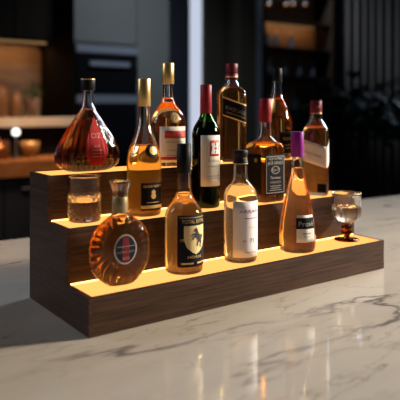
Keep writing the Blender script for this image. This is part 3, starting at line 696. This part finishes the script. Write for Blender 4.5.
for px, hgt, rr_, lb in ((1, 0.24, 0.05, 'brown ceramic jar at the left end of the pale ledge'), (16, 0.19, 0.045, 'shorter brown ceramic jar between the taller jar and the potted plant'), ):
    t = empty('storage_jar', (at(px, 3.44), 3.44, ZS+0.001)); setp(t, lb, 'jar', 'jars on the pale ledge')
    lathe('body', [(rr_*.8, 0), (rr_, 0.01), (rr_*1.05, hgt*.6), (rr_*.8, hgt*.85), (rr_*.7, hgt*.88)], 'brown_ceramic', t); lathe('lid', [(rr_*.75, hgt*.881), (rr_*.75, hgt*.95), (0.012, hgt*.96), (0.014, hgt)], 'brown_ceramic', t)
t = empty('table_lamp', (at(16, 3.28), 3.28, ZW+0.001)); setp(t, 'small round glowing globe lamp on the oak worktop', 'lamp')
zg = P(16, 132, 3.28)[1]-ZW-0.001
lathe('base', [(0.035, 0), (0.035, 0.012), (0.006, 0.014), (0.006, zg-0.026)], 'pot_black', t, N=20)
lathe('globe', [(0.027*math.cos(a), zg+0.027*math.sin(a)) for a in np.linspace(-1.45, 1.45, 11)], 'globe_glow', t, N=24)
t = empty('serving_bowl', (at(30, 3.28), 3.28, ZW+0.001)); setp(t, 'golden footed bowl on the oak worktop right of the globe lamp', 'bowl')
lathe('bowl', [(0.035, 0.03), (0.06, 0.045), (0.07, 0.115), (0.066, 0.115), (0.055, 0.05)], 'brass_bowl', t, N=28); lathe('foot', [(0.045, 0), (0.045, 0.01), (0.02, 0.0295)], 'brass_bowl', t, N=24)
t = empty('copper_pot', (at(-2, 3.28), 3.28, ZW+0.001)); setp(t, 'copper pot at the left end of the oak worktop', 'pot')
lathe('body', [(0.07, 0), (0.08, 0.01), (0.08, 0.11)], 'copper', t, N=28); lathe('lid', [(0.082, 0.1105), (0.07, 0.125), (0.012, 0.13), (0.014, 0.15)], 'copper', t, N=24)
# tall grey cabinet with ovens
tc = empty('tall_cabinet', ((xo0+xo1)/2, 3.9, FLOOR)); gx1 = at(169, 3.66); setp(tc, 'tall grey-green cabinet wall holding the built-in oven', 'cabinet')
zo = P(106, 46, 3.6)[1]
childbox('carcass', tc, xo0-0.01, gx1, 3.665, 4.395, FLOOR, 2.5, 'cabinet_grey'); childbox('end_panel', tc, xo0-0.018, xo0-0.0105, 3.61, 4.395, FLOOR, 2.5, 'cabinet_dark')
childbox('door', tc, xo0, xo1+0.02, 3.648, 3.665, zo+0.03, 2.49, 'cabinet_grey', 0.002); childbox('door', tc, xo1+0.03, gx1-0.005, 3.648, 3.665, FLOOR+0.1, 2.49, 'cabinet_grey', 0.002)
ov = empty('built_in_oven', ((xo0+xo1)/2, 3.63, zo)); setp(ov, 'black built-in double oven with steel trim and bar handles', 'oven')
zb = lambda py: P(106, py, 3.6)[1]
childbox('housing', ov, xo0, xo1, 3.60, 3.664, -0.55, zo, 'oven_glass', 0.003)
childbox('top_trim', ov, xo0, xo1, 3.585, 3.60, zb(53.5), zo-0.002, 'steel')
childbox('door', ov, xo0+0.01, xo1-0.01, 3.588, 3.60, zb(93), zb(55), 'oven_glass', 0.002)
childbox('handle', ov, at(89, 3.57), at(129, 3.57), 3.55, 3.57, zb(67), zb(62), 'steel', 0.004)
childbox('trim', ov, xo0, xo1, 3.580, 3.60, zb(103), zb(95), 'steel')
childbox('door', ov, xo0+0.01, xo1-0.01, 3.588, 3.60, -0.5, zb(105), 'oven_glass', 0.002)
area_light('kitchen_cool_light', (1.8, 1.9, 2.4), (2.3, 3.7, 0.7), 0.6, 0.4, 7.0, (0.72, 0.84, 1.0), 70)
# dark column, pillar, slim metal post
o = box('trim_1', at(168.5, 4.36), at(188.6, 4.36), 4.36, 4.399, FLOOR, 2.85, 'column_dark', kind='structure')
px0 = P(203.8, 100, 4.36)[0]; px1 = P(257, 100, 4.36)[0]
bm = add_box(bmesh.new(), px0, px1, 4.36, 4.399, FLOOR, 2.85); add_box(bm, P(240, 100, 4.07)[0], P(257, 100, 4.07)[0], 4.07, 4.3595, FLOOR, 2.85)
o = link_mesh('trim_2', bm, 'pillar_brown', smooth=False); o['kind'] = 'structure'
o = box('trim_3', P(257, 100, 4.05)[0]+0.001, P(262, 100, 4.05)[0], 4.05, 4.075, FLOOR, 2.85, 'steel', kind='structure')
# display shelving
sx0 = at(262.5, 4.1); sx1 = at(333, 4.1)
su = empty('display_shelving', ((sx0+sx1)/2, 4.2, FLOOR)); setp(su, 'dark display shelving with warm lights behind the pillar', 'shelving')
childbox('back_board', su, sx0, sx1, 4.37, 4.395, FLOOR, 2.4, 'brown_ceramic')
for xx in (sx0, sx1-0.03): childbox('side_board', su, xx, xx+0.03, 4.08, 4.369, FLOOR, 2.4, 'cabinet_dark')
shz = [P(298, py, 4.1)[1] for py in (-12, 21, 48, 76, 110)]
for z in shz:
    childbox('shelf', su, sx0+0.031, sx1-0.031, 4.10, 4.369, z-0.02, z, 'cabinet_dark')
z = shz[1]
childbox('light_strip', su, sx0+0.1, sx1-0.12, 4.30, 4.32, z-0.028, z-0.0205, 'shelf_glow')
area_light('shelf_light', ((sx0+sx1)/2, 4.2, z-0.03), ((sx0+sx1)/2, 4.37, z-0.2), sx1-sx0-0.2, 0.04, 0.9, (1.0, 0.6, 0.3))
rnd = random.Random(9)
proto = empty('shelf_bottle', (0, 0, 0)); lathe('body', [(0.03, 0), (0.034, 0.005), (0.034, 0.10), (0.012, 0.135), (0.011, 0.165)], 'bluish_glaze', proto, N=16); lathe('cap', [(0.013, 0.1655), (0.013, 0.19)], 'gold_print', proto, N=12)
first = True; row_names = ['top', 'second', 'third', 'fourth']
spots = [(268, 2), (276, 2), (291, 2), (299, 3), (270, 3), (284, 3), (312, 3), (273, 4), (295, 4), (309, 4)]
desc = {(268, 2): 'leftmost of the shelf bottles on the lit shelf', (276, 2): 'shelf bottle second from the left on the lit shelf', (291, 2): 'rightmost of the shelf bottles on the lit shelf'}
for i, (px, k) in enumerate(spots):
    if first: t = proto; first = False
    else:
        t = proto.copy(); COL.objects.link(t)
        for chd in proto.children:
            c = chd.copy(); COL.objects.link(c); c.parent = t
    t.location = (at(px, 4.2), 4.2, shz[k]+0.001)
    row = [p for p in sorted(spots) if p[1] == k]; idx = row.index((px, k)); nme = ['leftmost', 'second', 'third', 'rightmost']
    pos = 'leftmost' if idx == 0 else ('rightmost' if idx == len(row)-1 else ('second from left' if idx == 1 else 'third from left'))
    setp(t, 'small blurred bluish bottle, %s on the %s shelf of the far shelving' % (pos, {2: 'upper', 3: 'middle', 4: 'lower'}[k]), 'bottle', 'bottles on the far display shelving')
bp = None
for px, nm in ((269, 'leftmost'), (286, 'second from the left'), (293, 'third from the left'), (305, 'rightmost')):
    z = shz[0]-0.02-0.03
    if bp is None:
        t = bp = empty('spotlight', (0, 0, 0)); lathe('housing', [(0.02, 0.008), (0.022, 0.028)], 'steel', t, N=16); lathe('bulb', [(0.010, 0), (0.018, 0.003), (0.018, 0.0075)], 'bulb_glow', t, N=16)
    else:
        t = bp.copy(); COL.objects.link(t)
        for chd in bp.children: c = chd.copy(); COL.objects.link(c); c.parent = t
    t.location = (at(px, 4.12), 4.12, P(px, 5, 4.12)[1]); setp(t, 'small warm spotlight over the far shelving, %s of four' % nm, 'spotlight', 'spotlights over the far shelving')
tk = box('light_rail', at(264, 4.12), at(312, 4.12), 4.11, 4.13, P(290, 5, 4.12)[1]+0.029, P(290, 5, 4.12)[1]+0.045, 'cabinet_dark'); setp(tk, 'dark rail carrying the small spotlights', 'rail')
# curtain
bm = bmesh.new(); cx0 = at(337, 4.25); cx1 = at(425, 4.25); n = 260; rows = []
for z in (FLOOR+0.02, 2.6):
    rows.append([bm.verts.new((cx0+(cx1-cx0)*i/n, 4.25+0.07*math.sin(i*2*PI/24)+0.02*math.sin(i*0.23), z)) for i in range(n+1)])
for i in range(n): bm.faces.new((rows[0][i], rows[0][i+1], rows[1][i+1], rows[1][i]))
ex = bmesh.ops.extrude_face_region(bm, geom=bm.faces[:]); bmesh.ops.translate(bm, verts=[v for v in ex['geom'] if isinstance(v, bmesh.types.BMVert)], vec=(0, 0.006, 0))
o = link_mesh('curtain', bm, 'curtain_cloth'); setp(o, 'long dark grey pleated curtain along the back wall', 'curtain')
area_light('curtain_light', (3.9, 3.7, 2.6), (5.3, 4.3, 1.3), 0.3, 0.3, 12.0, (0.9, 0.92, 1.0), 80)
# big plant
lx = P(352, 100, 2.6)[0]
t = empty('potted_tree', (lx, 2.6, FLOOR)); setp(t, 'large dark leafy plant standing in front of the curtain', 'plant')
lathe('pot', [(0.16, 0), (0.17, 0.01), (0.21, 0.4), (0.2, 0.405), (0.19, 0.38)], 'pot_black', t); lathe('soil', [(0.188, 0.375), (0.188, 0.385)], 'soil', t)
for k in range(4):
    a = k*1.6+0.3; tube('stem', [(0.03*math.cos(a), 0.03*math.sin(a), 0.37), (0.06*math.cos(a), 0.06*math.sin(a), 0.8), (0.2*math.cos(a), 0.2*math.sin(a), 1.3)], 0.012, 'soil', t, N=8)
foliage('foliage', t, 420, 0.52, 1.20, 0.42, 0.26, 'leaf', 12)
